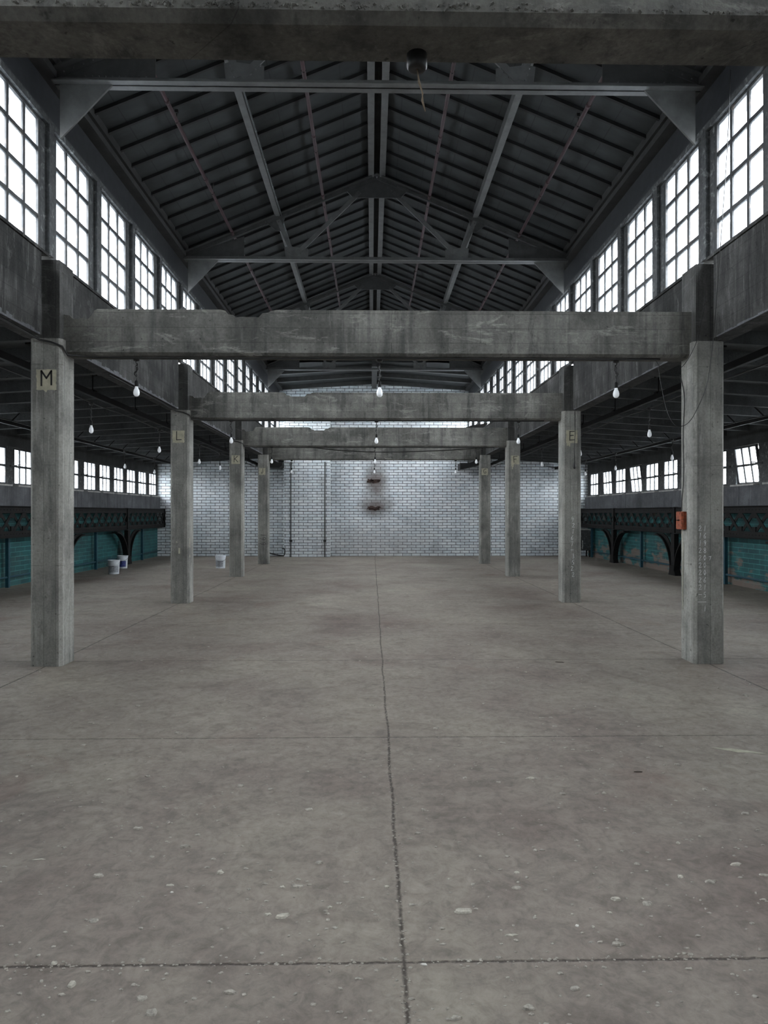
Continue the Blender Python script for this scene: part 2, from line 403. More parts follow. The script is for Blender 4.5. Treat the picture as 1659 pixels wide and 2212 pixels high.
# outer walls
def aisle_windows(side):
    if side < 0: st = [24.78, 23.66, 22.54, 21.42, 20.3, 19.2, 18.05, 16.9, 15.47, 14.33]
    else: st = [24.55, 23.15, 21.9, 20.60, 19.37, 18.13, 16.9, 15.60, 14.32, 13.05]
    while st[-1] > BACK + 1.6: st.append(st[-1] - 1.2)
    return st[::-1]
AWW = {-1: .84, 1: .90}
ZS, ZH = 2.20, 3.05
for side, name in ((-1, 'left'), (1, 'right')):
    xi = WL if side < 0 else WR; xo = xi + side * .3
    a, b = min(xi, xo), max(xi, xo)
    w = MB().box(a, b, BACK - .3, END + .3, 0, 1.72).build('wall_' + name, 'teal_' + name)
    struct(w, 'low wall of teal painted block along the %s aisle' % name, 'wall')
    sx = sorted((xi - side * .10, xo))
    MB().box(sx[0], sx[1], BACK - .3, END, 1.72, ZS - .02).build('spandrel', 'spandrel', w)
    hd = sorted((xi, xo)); MB().box(hd[0], hd[1], BACK - .3, END, ZH, 3.75).build('header', 'soffit', w)
    ws = aisle_windows(side); W_ = AWW[side]
    pr_ = MB(); sl = MB(); prev = BACK - .3
    for y in ws + [None]:
        y1 = END + .3 if y is None else y
        if y1 - prev > .01: pr_.box(hd[0] + (.0 if side < 0 else .005), hd[1] - (.005 if side < 0 else .0), prev, y1, ZS - .02, ZH)
        if y is not None:
            q = sorted((xi - side * .12, xi + side * .2)); sl.box(q[0], q[1], y - .02, y + W_ + .02, ZS - .02, ZS + .015); prev = y + W_
    pr_.build('window_pier', 'pier', w); sl.build('sill', 'sill', w)
    # clerestory
    gi = GL if side < 0 else GR
    xa, xb = sorted((gi + side * .04, gi + side * .24))
    cw = MB().box(xa, xb, BACK - .3, END, 5.67, 6.34).build('wall_upper_' + name, 'cornice')
    struct(cw, 'dark wall band above the %s clerestory windows' % name, 'wall')
    cx = gi - side * .10
    co = MB(); q = sorted((cx, gi + side * .1)); co.box(q[0], q[1], BACK, END, 6.13, 6.20)
    q = sorted((cx + side * .03, gi + side * .1)); co.box(q[0], q[1], BACK, END, 6.20, 6.25)
    q = sorted((cx - side * .01, gi + side * .1)); co.box(q[0], q[1], BACK, END, 6.25, 6.36)
    co.build('cornice', 'steel_dark', cw)
    q = sorted((gi - side * .01, gi + side * .06)); MB().box(q[0], q[1], BACK, END, 5.66, 5.73).build('window_head', 'pier', cw)

# roofs
rf = MB()
def roof_z(x): return 6.36 + (7.74 - 6.36) * (1 - abs(x - XC) / 3.35)
for s in (-1, 1):
    xe = XC + s * 3.75
    rf.prism([(xe, roof_z(xe)), (XC, 7.74), (XC, 7.90), (xe, roof_z(xe) + .16)], 'y', BACK - .3, 21.95)
ro = rf.build('ceiling', 'roof'); struct(ro, 'dark boarded pitched roof of the central nave', 'roof')
bt = MB(); y = BACK + .2
while y < 21.8:
    for s in (-1, 1):
        x0 = XC + s * 3.4; x1 = XC + s * .16
        bt.bar((x0, y, roof_z(x0) - .02), (x1, y, roof_z(x1) - .02), .038, .05)
    y += .42
bt.build('batten', 'batten', ro)
# low flat-pitched roof over the last bay
lr = MB()
for s in (-1, 1):
    xe = XC + s * 3.75
    lr.prism([(xe, 6.24), (XC, 6.50), (XC, 6.66), (xe, 6.40)], 'y', 21.95, END + .3)
lro = lr.build('ceiling_last_bay', 'roof'); struct(lro, 'low dark roof over the bay in front of the brick wall', 'roof')
lb = MB()
for y in (22.9, 24.2, 25.6):
    for s in (-1, 1): lb.bar((XC + s * 3.4, y, 6.20), (XC, y, 6.42), .12, .14)
lb.build('rafter', 'steel_dark', lro)
MB().box(XC - .09, XC + .09, 21.9, END, 6.22, 6.42).build('ridge_beam', 'steel_dark', lro)
gp = MB().prism([(XC - 3.6, 6.36), (XC + 3.6, 6.36), (XC, 7.80)], 'y', 21.95, 22.0).build('wall_gable', 'roof'); struct(gp)

# aisle ceilings with joists
for side, name in ((-1, 'left'), (1, 'right')):
    xw = (WL if side < 0 else WR) + side * .3; xg = (GL if side < 0 else GR) + side * .225
    zc = lambda x: 3.76 - (abs(x - xg)) * .058
    c = MB().prism([(xg, 3.76), (xw, zc(xw)), (xw, zc(xw) + .16), (xg, 3.92)], 'y', BACK - .3, END + .3).build('ceiling_aisle_' + name, 'soffit')
    struct(c, 'dark ribbed concrete ceiling over the %s aisle' % name, 'ceiling')
    j = MB(); y = END - .6
    xw2 = WL if side < 0 else WR
    while y > BACK:
        j.bar((xg, y, 3.76 - .08), (xw2, y, zc(xw2) - .08), .10, .17); y -= .95
    j.build('joist', 'soffit', c)

# ------------------------------------------------------------------ windows
def make_window(name, w, h, cols, rows, thick, barw):
    r = D.objects.new(name, None); COL.objects.link(r); r['kind'] = 'structure'
    fr = MB(); b = .045
    fr.box(-thick, thick, 0, b, 0, h); fr.box(-thick, thick, w - b, w, 0, h); fr.box(-thick, thick, b, w - b, 0, b); fr.box(-thick, thick, b, w - b, h - b, h)
    fr.build('window_frame', 'frame', r)
    g = MB()
    for i in range(1, cols): yy = w * i / cols; g.box(-thick * .7, thick * .7, yy - barw / 2, yy + barw / 2, b, h - b)
    for i in range(1, rows): zz = h * i / rows; g.box(-thick * .62, thick * .62, b, w - b, zz - barw / 2, zz + barw / 2)
    go = g.build('glazing_bars', 'frame', r)
    MB().box(-.004, .004, b * .5, w - b * .5, b * .5, h - b * .5).build('pane', 'glass', r)
    return r
WN = 0
def place(proto, loc, first):
    global WN
    o = proto if first else copy_tree(proto)
    WN += 1; o.name = 'window_%d' % WN; o.location = loc; return o
bays = []
for i in range(len(CY) - 1): bays.append((CY[i], CY[i + 1], 4))
bays.append((CY[-1], END, 3)); bays.insert(0, (BACK, CY[0], 2))
proto = {}
for side, gi in ((-1, GL), (1, GR)):
    pier = MB(); prev = BACK - .3
    for (a, b, n) in bays:
        pitch = (b - a) / n; ww = pitch - .32
        for k in range(n):
            y = a + .24 + pitch * k
            key = round(ww, 3)
            first = key not in proto
            if first: proto[key] = make_window('window', ww, 1.38, 3, 4, .028, .046)
            o = place(proto[key], (gi + side * .06, y, 4.30), first)
            q = sorted((gi + side * .03, gi + side * .18)); pier.box(q[0], q[1], prev, y, 4.30, 5.67)
            q = sorted((gi - side * .015, gi + side * .03)); pier.box(q[0], q[1], (prev + y) / 2 - .055, (prev + y) / 2 + .055, 4.30, 5.67)
            prev = y + ww
    q = sorted((gi + side * .03, gi + side * .18)); pier.box(q[0], q[1], prev, END, 4.30, 5.67)
    p = pier.build('mullion', 'pier', D.objects['wall_upper_left' if side < 0 else 'wall_upper_right'])
tilt = {20.60: -6, 14.32: -8, 16.9: -3, 23.15: -2}
for side in (-1, 1):
    w_ = AWW[side]; pw = make_window('window', w_, ZH - ZS - .02, 3, 2, .022, .046)
    xi = (WL if side < 0 else WR) + side * .025
    # lever handle of the pivot sash
    hd = MB(); hd.box(-.05, .05, -.16, -.12, .40, .44)
    hd.bar((-side * .05, -.14, .42), (-side * .20, -.05, .44), .02, .02); hd.bar((-side * .04, -.14, .43), (-side * .16, -.02, .37), .016, .016)
    hd.build('handle', 'pier', pw)
    for i, y in enumerate(aisle_windows(side)):
        o = place(pw, (xi, y, ZS + .015), i == 0)
        a = tilt.get(y, 0) if side > 0 else 0
        if a:
            for ch in o.children:
                if ch.name.startswith(('glazing', 'pane', 'window_frame')):
                    # sash swung about its horizontal centre pivot
                    h2 = (ZH - ZS - .02) / 2
                    ch.rotation_euler = (0, math.radians(a), 0); ch.location = (-math.sin(math.radians(a)) * h2, 0, h2 - math.cos(math.radians(a)) * h2)

# ------------------------------------------------------------------ concrete columns, beams, girders
letters = {(-1, 2): 'M', (-1, 3): 'L', (-1, 4): 'K', (-1, 5): 'J', (1, 3): 'E', (1, 4): 'F', (1, 5): 'G'}
GLY = {'M': [[(.02, 0), (.02, 1)], [(.02, 1), (.5, .5)], [(.5, .5), (.98, 1)], [(.98, 1), (.98, .05)]],
       'L': [[(.2, 1), (.2, .02)], [(.2, .02), (.95, .05)]],
       'K': [[(.1, 1), (.1, 0)], [(.9, .98), (.12, .42)], [(.3, .55), (.95, .02)]],
       'J': [[(.65, 1), (.68, .25), (.5, .02), (.25, .05), (.15, .25)]],
       'E': [[(.15, 1), (.12, 0)], [(.15, .97), (.9, 1)], [(.13, .52), (.75, .55)], [(.12, .02), (.9, .05)]],
       'F': [[(.15, 1), (.2, 0)], [(.15, .97), (.95, 1)], [(.17, .52), (.75, .55)]],
       'G': [[(.9, .85), (.6, 1), (.25, .85), (.1, .5), (.25, .15), (.6, .02), (.85, .2), (.85, .38)], [(.85, .38), (.55, .38)]],
       '1': [[(.6, 1), (.4, 0)]], '2': [[(.1, .8), (.5, 1), (.8, .75), (.1, .05)], [(.1, .05), (.9, .1)]],
       '6': [[(.8, 1), (.2, .5), (.2, .1), (.6, 0), (.8, .3), (.3, .45)]], '8': [[(.5, .5), (.15, .75), (.5, 1), (.85, .75), (.5, .5), (.1, .25), (.5, 0), (.9, .25), (.5, .5)]],
       '9': [[(.8, .6), (.4, .5), (.2, .8), (.6, 1), (.85, .7), (.5, 0)]], '0': [[(.5, 1), (.15, .6), (.4, 0), (.85, .4), (.5, 1)]],
       '7': [[(.1, .9), (.85, 1), (.4, 0)]], '5': [[(.85, 1), (.3, .95), (.2, .55), (.7, .5), (.75, .1), (.15, 0)]], '-': [[(0, .5), (1, .5)]],
       '3': [[(.1, .9), (.6, 1), (.7, .7), (.3, .5), (.8, .3), (.5, 0), (.1, .1)]]}
def strokes(mb, ch, x, z, w, h, y, t, depth=.002, rot=False):
    for st in GLY[ch]:
        for (a, b) in zip(st[:-1], st[1:]):
            if rot: A = (x + (a[1]) * w, z - a[0] * h); B = (x + (b[1]) * w, z - b[0] * h)
            else: A = (x + a[0] * w, z + a[1] * h); B = (x + b[0] * w, z + b[1] * h)
            d = Vector((B[0] - A[0], 0, B[1] - A[1])).normalized() * t * .4
            mb.bar(Vector((A[0], y, A[1])) - d, Vector((B[0], y, B[1])) + d, t, depth, up=(0, 1, 0))
def oct_poly(x0, x1, y0, y1, c):
    return [(x0 + c, y0), (x1 - c, y0), (x1, y0 + c), (x1, y1 - c), (x1 - c, y1), (x0 + c, y1), (x0, y1 - c), (x0, y0 + c)]
colobj = {}
GBZ = 3.42
for i in range(2, 6):
    y0 = CY[i]; y1 = y0 + .33
    for side in (-1, 1):
        x0, x1 = (LO, LI) if side < 0 else (RI, RO)
        L = letters.get((side, i)); sd = 'left' if side < 0 else 'right'
        if L: lab = 'concrete column on the %s marked with painted letter %s' % (sd, L)
        else: lab = 'nearest right concrete column with rusty orange box and chalk numbers'
        t = thing('concrete_column', lab, 'column', ((x0 + x1) / 2, (y0 + y1) / 2, 0), 'columns along the nave')
        colobj[(side, i)] = t
        cx_, cy_ = (x0 + x1) / 2, (y0 + y1) / 2
        c = MB().prism(oct_poly(x0 - cx_, x1 - cx_, y0 - cy_, y1 - cy_, .03), 'z', 0, GBZ)
        c.build('shaft', 'column', t)
        # pilaster rising against the girder
        gi = GL if side < 0 else GR; q = sorted(((LI - .02 if side < 0 else RI + .02), gi + side * .2))
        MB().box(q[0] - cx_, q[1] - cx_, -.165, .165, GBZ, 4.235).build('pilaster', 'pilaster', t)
        if L:
            px, pz, pw_, ph = {'M': (-3.49, 2.88, .205, .215), 'L': (-3.52, 2.84, .21, .215), 'K': (-3.50, 2.82, .21, .22), 'J': (-3.52, 2.79, .20, .21),
                               'E': (3.47, 2.845, .20, .23), 'F': (3.50, 2.82, .21, .22), 'G': (3.45, 2.79, .20, .21)}[L]
            rr = random.Random(ord(L)); pts = []
            N = 9
            for k in range(N): pts.append((k / N, rr.uniform(-.02, .02)))
            for k in range(N): pts.append((1 + rr.uniform(-.025, .025), k / N))
            for k in range(N): pts.append((1 - k / N, 1 + rr.uniform(-.02, .02)))
            for k in range(N): pts.append((rr.uniform(-.025, .025), 1 - k / N))
            yy = -.165
            if L == 'M': pts[4] = (.5, -.12)
            MB().prism([(px - cx_ + p[0] * pw_, pz + p[1] * ph) for p in pts], 'y', yy - .002, yy).build('paint_patch', 'patch', t)
            s = MB(); strokes(s, L, px - cx_ + pw_ * .25, pz + ph * .22, pw_ * .52, ph * .70, yy - .003, .014 if L != 'M' else .017)
            s.build('painted_letter', 'ink', t)
        if L in ('E', 'F'):
            dr = MB()
            for k, (dx, dl) in enumerate(((.02, .05), (.035, .12 if L == 'F' else .04), (.06, .06))):
                dr.box(px - cx_ + dx - .012, px - cx_ + dx + .012, -.167, -.165, pz - dl, pz + .01)
            dr.build('paint_drip', 'patch', t)
        if L == 'J':
            s = MB(); strokes(s, '1', -.07, .92, .16, .03, -.167, .012, rot=True); 
            strokes(s, '9', -.10, .87, .19, .13, -.167, .010, rot=True); strokes(s, '9', -.10, .71, .19, .13, -.167, .010, rot=True)
            s.build('graffiti', 'ink', t)
        if (side, i) == (1, 2):
            s = MB(); colA = ['2', '1', '1', '2', '2', '2', '2', '2', '2', '-']; colB = ['1', '6', '9', '8', '0', '0', '0', '6', '1', '5']
            z = 1.41
            for k in range(10):
                strokes(s, colA[k], -.115, z, .032, .055, -.166, .0045, .0015); strokes(s, colB[k], -.065, z, .032, .055, -.166, .0045, .0015); z -= .078
            s.box(-.125, -.035, -.167, -.165, .655, .659); strokes(s, '1', -.06, .56, .025, .06, -.166, .0045, .0015)
            strokes(s, '7', -.01, 1.1, .03, .04, -.166, .0045, .0015)
            s.build('chalk_writing', 'chalk', t)
        if L == 'E':
            s = MB(); z = 1.45
            for k, chn in enumerate('92167-3522'):
                strokes(s, chn, -.02 + random.uniform(-.01, .02), z, .05, .08, -.166, .006, .0015); z -= .11
            s.build('chalk_writing', 'chalk', t)
        if L == 'L':
            s = MB()
            for (dx, zz, w2, h2) in ((.145, 1.16, .012, .14), (.135, 1.05, .010, .06), (-.02, .98, .03, .10), (.14, .86, .012, .05), (-.06, 1.1, .02, .03)):
                s.box(dx, dx + w2, -.1665, -.163, zz - h2, zz) if dx < .12 else s.box(.1655, .1672, -.12, -.09, zz - h2, zz)
            s.build('old_paint', 'cream_drip', t)

def beam_poly(x0, x1, zb, zt):
    p = [(x0, zb), (x1, zb), (x1, zt)]
    r = random.Random(3)
    def jag(a, b, z, n=5):
        return [(a + (b - a) * k / n, z + r.uniform(-.008, .006)) for k in range(n + 1)]
    p += [(-1.02, zt), (-1.07, zt - .01), (-1.10, zt - .03), (-1.16, zt - .035)] + jag(-1.20, -1.44, zt - .075) + [(-1.47, zt - .055), (-1.52, zt - .05), (-1.55, zt - .012), (-1.60, zt)]
    p += [(-2.90, zt), (-2.93, zt - .015), (-2.96, zt - .07)] + jag(-3.0, -3.16, zt - .10, 3) + [(-3.19, zt - .07), (x0, zt - .06)]
    return p
BZ0, BZ1 = 3.27, 3.755
bl = ['overhead concrete crossbeam nearest the camera at the top of the frame', 'concrete crossbeam between column M and the column with the orange box', 'concrete crossbeam between columns L and E',
      'concrete crossbeam between columns K and F', 'farthest concrete crossbeam between columns J and G']
for i in range(1, 6):
    y0 = CY[i] + .10
    b = MB(); poly = beam_poly(LI - .02, RI + .02, BZ0, BZ1)
    # bevelled lower arrises: body plus a narrower foot
    body = [(x, max(z, BZ0 + .03)) for x, z in poly]
    b.prism(body, 'y', y0, y0 + .25)
    b.prism([(y0, BZ0 + .03), (y0 + .03, BZ0), (y0 + .22, BZ0), (y0 + .25, BZ0 + .03)], 'x', LI, RI)
    o = b.build('concrete_beam', 'beam'); tag(o, bl[i - 1], 'beam', 'crossbeams of the nave')
    if i == 1:
        # honeycombed gravel exposed along the lower edge
        st = MB(); r = random.Random(5)
        for k in range(420):
            cl = r.choice([(-1.15, .12, .06), (-.85, .18, .05), (-.55, .3, .012), (0, .5, .015), (.35, .6, .012), (-.2, 1.0, .01), (1.0, .5, .008), (-.78, .12, .05)])
            x = cl[0] + r.gauss(0, cl[1]) * .6; z = BZ0 + .035 + abs(r.gauss(0, cl[2])); sz = r.uniform(.0015, .006)
            ax = Vector((r.uniform(-1, 1), r.uniform(-1, 1), r.uniform(-1, 1))).normalized() * sz; ay = ax.orthogonal().normalized() * sz * r.uniform(.6, 1)
            st.obox((x, y0, z), ax, ay, ax.cross(ay).normalized() * sz * .7)
        q = st.build('exposed_gravel', 'beam', o); q['kind'] = 'stuff'
gl_names = {2: 'M', 3: 'L', 4: 'K', 5: 'J'}; gr_names = {2: 'the orange-box column', 3: 'E', 4: 'F', 5: 'G'}
ys = CY + [END]
for side in (-1, 1):
    gi = GL if side < 0 else GR; nm = gl_names if side < 0 else gr_names; sd = 'left' if side < 0 else 'right'
    for i in range(1, 6):
        a = ys[i] + (.33 if i > 1 else .0) ; b = ys[i + 1] - .0
        if i == 1: a = BACK
        q = sorted((gi, gi + side * .22)); g = MB()
        rr = random.Random(i * 7 + side)
        g.box(q[0], q[1], a, b - (.12 if i < 5 else 0), GBZ, 4.29)
        if i < 5: q2 = sorted((gi + side * .10, gi + side * .22)); g.box(q2[0], q2[1], b - .12, b, GBZ, 4.29)
        q3 = sorted((gi - side * .02, gi + side * .22)); g.box(q3[0], q3[1], a, b, 4.27, 4.30)
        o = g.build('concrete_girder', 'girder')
        if i == 1: lab = 'streaked concrete girder on the %s in front of %s' % (sd, 'column M' if side < 0 else 'the orange-box column')
        elif i == 5: lab = 'streaked concrete girder on the %s from column %s to the brick wall' % (sd, nm[5])
        else: lab = 'streaked concrete girder on the %s from %s to %s' % (sd, ('column ' + nm[i]) if len(nm[i]) == 1 else nm[i], ('column ' + nm[i + 1]))
        tag(o, lab, 'girder', 'girders under the clerestory')
        # pale spalled band at the lower arris
        s = MB(); yy = a + .05
        while yy < b - .2:
            hgt = rr.uniform(.01, .06) if side < 0 else rr.uniform(.003, .02); l = rr.uniform(.04, .12)
            x = sorted((gi - side * .004, gi + side * .01)); s.box(x[0], x[1], yy, min(yy + l, b - .14), GBZ - .004, GBZ + hgt); yy += l
        s.build('spalled_edge', 'spandrel', o)

# ------------------------------------------------------------------ steel trusses
def make_truss():
    t = D.objects.new('roof_truss', None); COL.objects.link(t)
    zb = 6.07; xe = 3.40; ax = (0, 7.60); el = (-xe, 6.20)
    bc = MB(); bc.box(-xe, xe, -.085, -.006, zb, zb + .012); bc.box(-xe, xe, .006, .085, zb, zb + .012); bc.box(-xe, xe, -.018, -.006, zb, zb + .075); bc.box(-xe, xe, .006, .018, zb, zb + .075)
    bc.rivets([(x * .42, -.018, zb + .045) for x in range(-7, 8)], (0, -1, 0), .012)
    bc.build('bottom_chord', 'steel', t)
    for s in (-1, 1):
        tcd = MB(); A = Vector((s * xe, 0, 6.20)); B = Vector((0, 0, 7.60)); n = Vector((-s * (B.z - A.z), 0, xe)).normalized()
        for dy in (-.014, .014): tcd.bar(A + Vector((0, dy, 0)) - n * .04, B + Vector((0, dy, 0)) - n * .04, .012, .09, up=n)
        tcd.bar(A + Vector((0, -.05, 0)), B + Vector((0, -.05, 0)), .08, .012, up=n); tcd.bar(A + Vector((0, .05, 0)), B + Vector((0, .05, 0)), .08, .012, up=n)
        tcd.rivets([A.lerp(B, f) + Vector((0, -.021, -.045)) for f in (.03, .06, .09, .12, .15, .18, .32, .42, .53, .63, .72, .86, .89, .92, .95, .98)], (0, -1, 0), .012)
        tcd.build('top_chord', 'steel_dark', t)
        N1 = Vector((s * 1.45, 0, 6.17)); T1 = Vector((s * 1.75, 0, 6.80))
        MB().bar(N1, (s * .30, 0, 7.30), .075, .02, up=(0, 1, 0)).build('diagonal_strut', 'steel', t)
        MB().bar(N1 + Vector((s * .03, 0, 0)), T1, .075, .02, up=(0, 1, 0)).build('vertical_strut', 'steel', t)
        gp = MB(); gp.prism([(s * 1.22, zb + .06), (s * 1.62, zb + .06), (s * 1.64, zb + .24), (s * 1.55, zb + .26), (s * 1.22, zb + .22)], 'y', -.006, .006)
        gp.rivets([(s * 1.26, -.006, 6.31 - .02), (s * 1.31, -.006, 6.25), (s * 1.36, -.006, 6.20), (s * 1.57, -.006, 6.29), (s * 1.55, -.006, 6.23), (s * 1.53, -.006, 6.17)] + [(s * (1.28 + k * .08), -.006, 6.115) for k in range(5)], (0, -1, 0), .013)
        gp.build('gusset_plate', 'steel', t)
        mg = MB(); mg.prism([(s * 1.62, 6.87), (s * 1.95, 6.74), (s * 1.78, 6.60), (s * 1.70, 6.60)], 'y', -.008, .004)
        mg.rivets([(s * 1.74, -.008, 6.76), (s * 1.75, -.008, 6.70), (s * 1.74, -.008, 6.64), (s * 1.68, -.008, 6.80), (s * 1.80, -.008, 6.76), (s * 1.87, -.008, 6.74)], (0, -1, 0), .012)
        mg.build('gusset_plate', 'steel_dark', t)
        eg = MB(); eg.prism([(s * xe, zb + .06), (s * 2.35, zb + .06), (s * 2.35, 6.50), (s * xe, 6.16)], 'y', -.006, .006)
        eg.rivets([(s * (2.45 + k * .07), -.006, zb + .09) for k in range(10)], (0, -1, 0), .011)
        eg.build('heel_plate', 'steel_dark', t)
        kb = MB(); kb.prism([(s * 3.34, 6.07), (s * 2.80, 6.07), (s * 3.34, 5.50)], 'y', -.012, .012); kb.build('knee_bracket', 'steel', t)
    ag = MB(); ag.prism([(-.55, 7.33), (.55, 7.33), (.42, 7.20), (-.42, 7.20)], 'y', -.010, .010); ag.prism([(-.55, 7.33), (.55, 7.33), (0, 7.545)], 'y', -.010, .010)
    rv = []
    for s in (-1, 1): rv += [(s * (.20 + k * .06), -.010, 7.375 - k * .045) for k in range(4)]
    ag.rivets(rv, (0, -1, 0), .013); ag.build('apex_plate', 'steel_dark', t)
    return t
tr0 = make_truss()
tl = ['nearest riveted roof truss, only its bottom chord and corner brackets showing', 'riveted roof truss whose whole peak shows above column L',
      'third riveted roof truss, peak just showing over the first full crossbeam', 'farthest riveted roof truss seen below the crossbeam, before the brick wall']
for k, i in enumerate((2, 3, 4, 5)):
    o = tr0 if k == 0 else copy_tree(tr0)
    o.location = (XC, CY[i] + .02, 0); tag(o, tl[k], 'roof truss', 'roof trusses of the nave')

# purlins and ridge
for s, sd in ((-1, 'left'), (1, 'right')):
    x = XC + s * 1.76; z = roof_z(x) - .09
    p = MB(); p.box(x - .045, x + .045, BACK, 21.9, z - .07, z + .07); o = p.build('roof_purlin', 'steel'); tag(o, 'pale grey steel purlin running along the %s roof slope' % sd, 'purlin')
p = MB(); z = 7.56
p.box(XC - .15, XC - .05, BACK, 21.9, z, z + .16); p.box(XC + .05, XC + .15, BACK, 21.9, z, z + .16)
o = p.build('ridge_beam', 'steel'); tag(o, 'double steel ridge beam with a dark gap under the roof peak', 'beam')
o = MB().tube([(XC - 1.76 + .07, BACK, roof_z(XC - 1.69) - .17), (XC - 1.69, 14, roof_z(XC - 1.69) - .17)], .012).build('steel_conduit', 'pier'); tag(o, 'thin bright conduit running beside the left roof purlin', 'conduit')
# sprinkler pipes
for (x, lab) in ((-2.45, 'dull red sprinkler pipe low on the left roof slope'), (-.86, 'dull red sprinkler pipe left of the ridge'), (1.02, 'dull red sprinkler pipe right of the ridge'), (2.62, 'dull red sprinkler pipe low on the right roof slope')):
    z = roof_z(x) - .17; t = thing('sprinkler_pipe', lab, 'pipe', (x, 0, z), 'red sprinkler pipes')
    MB().tube([(0, BACK, 0), (0, 21.5, 0)], .026).build('pipe', 'pipe_red', t)
    sg = -1 if x < XC else 1
    for y in (3.2, 5.1, 6.6, 8.35, 10.3, 12.2, 14.1, 16.0, 17.9, 19.8):
        c = MB().tube([(0, y - .03, 0), (0, y + .03, 0)], .032); c.build('coupling', 'pipe_red', t)
        h = MB(); h.tube([(0, y + .42, -.0), (0, y + .42, .13)], .006, 6); h.tube([(-.03, y + .42, .0), (0, y + .42, -.03), (.03, y + .42, 0), (0, y + .42, .035), (-.03, y + .42, 0)], .006, 6)
        h.tube([(0, y + .42, .0), (0, y + .42, .13)], .02, 6) if False else None
        h.box(-.02, .02, y + .40, y + .44, .10, .14)
        h.build('hanger', 'batten', t)

# ------------------------------------------------------------------ lattice girders, iron columns, rails along the outer walls
for side in (-1, 1):
    xw = WL if side < 0 else WR; sd = 'left' if side < 0 else 'right'
    xg = xw - side * .26
    yc = [2.4, 7.4, 12.4, 17.72, 22.2, 25.7] if side > 0 else [2.4, 7.4, 12.4, 17.4, 21.85, 25.7]
    for i in range(1, 5):
        a, b = yc[i], yc[i + 1]
        lab = ['black riveted lattice girder on the %s wall, nearest length' , 'black riveted lattice girder on the %s wall, second length from the camera', 'black riveted lattice girder on the %s wall between its two arched iron supports', 'farthest short length of black lattice girder on the %s wall'][i - 1] % sd
        t = thing('lattice_girder', lab, 'lattice girder', (xg, (a + b) / 2, 1.085), 'lattice girders along the aisle walls')
        A = a - (a + b) / 2 + .04; B = -A
        for (z0, z1, nm) in ((0, .13, 'bottom_chord'), (.51, .65, 'top_chord')):
            c = MB(); c.box(-.02, .02, A, B, z0, z1)
            q = ((-.10, .25) if side > 0 else (-.25, .10)) if z0 > .3 else (-.10, .10)  # top flange widened back to the wall, added to shade the blocks behind
            c.box(q[0], q[1], A, B, z0 - .012 if z0 == 0 else z1 - .0, (z0 if z0 == 0 else z1 + .012))
            yy = A + .1; pts = []
            while yy < B: pts.append((-side * .02, yy, (z0 + z1) / 2)); yy += .125
            c.rivets(pts, (-side, 0, 0), .013); c.build(nm, 'iron', t)
        n = max(2, int(round((B - A) / .5))); st = (B - A) / n
        for k in range(n):
            y0 = A + k * st
            MB().bar((-side * .010, y0, .09), (-side * .010, y0 + st, .55), .075, .012, up=(1, 0, 0)).build('diagonal', 'iron', t)
            MB().bar((side * .010, y0 + st, .09), (side * .010, y0, .55), .075, .012, up=(1, 0, 0)).build('diagonal', 'iron', t)
        for k in range(n + 1):
            y0 = A + k * st
            y0c = max(A + .07, min(B - .07, y0))
            for z0, z1 in ((.13, .23), (.41, .51)): MB().box(-.014, .014, y0c - .07, y0c + .07, z0, z1).build('tab_plate', 'iron', t)
        MB().box(-.05, .05, B - .05, B + .03, -.01, .67).build('end_plate', 'iron', t)
    for i in (2, 3, 4):
        y = yc[i]
        if i == 2 and side < 0: pass
        lab = {2: 'arched black iron support on the %s wall nearest the camera', 3: 'arched black iron support on the %s wall, middle one', 4: 'arched black iron support on the %s wall nearest the brick wall'}[i] % sd
        t = thing('iron_support', lab, 'iron column', (xg, y, 0), 'arched iron supports')
        MB().box(-.06, .06, -.10, .10, 0, 1.06).build('post', 'iron', t)
        bp = MB(); bp.prism([(-.20, 0), (.20, 0), (.10, .25), (-.10, .25)], 'x', -.08, .08); bp.build('base', 'iron', t)
        for s in (-1, 1):
            ar = MB(); pts = []
            for k in range(13):
                u = k / 12; pts.append((s * (.12 + .95 * (1 - math.cos(u * PI / 2))), .12 + .90 * math.sin(u * PI / 2)))
            for k in range(12):
                p, q = pts[k], pts[k + 1]
                ar.bar((0, p[0], p[1]), (0, q[0], q[1]), .16, .035, up=(0, 1, 0) if False else (0, -s * (q[1] - p[1]), s * (q[0] - p[0])))
            inner = [(p[0] - s * .02, p[1]) for p in pts]
            web = inner + [(s * 1.06, 1.055), (s * .70, 1.055), (s * .45, .98), (s * .30, .86), (s * .18, .70), (s * .10, .40)]
            ar.prism(web, 'x', -.012, .012)
            ar.build('curved_bracket', 'iron', t)
    # rail with posts
    xr = xw - side * .11
    t = thing('pipe_rail', 'dark pipe rail on posts along the foot of the %s wall' % sd, 'rail', (xr, 12, 0))
    MB().tube([(0, BACK - 12 + .2, .22), (0, END - 12 - .05, .22)], .02).build('rail', 'navy', t)
    MB().tube([(0, 0, 0), (0, 0, .01)], .001) if False else None
    for y in ((10.1, 15.0, 19.75, 23.7) if side < 0 else (10.4, 15.45, 20.3, 24.9)):
        MB().box(-.035, .035, y - 12 - .035, y - 12 + .035, 0, 1.08).build('post', 'navy', t)

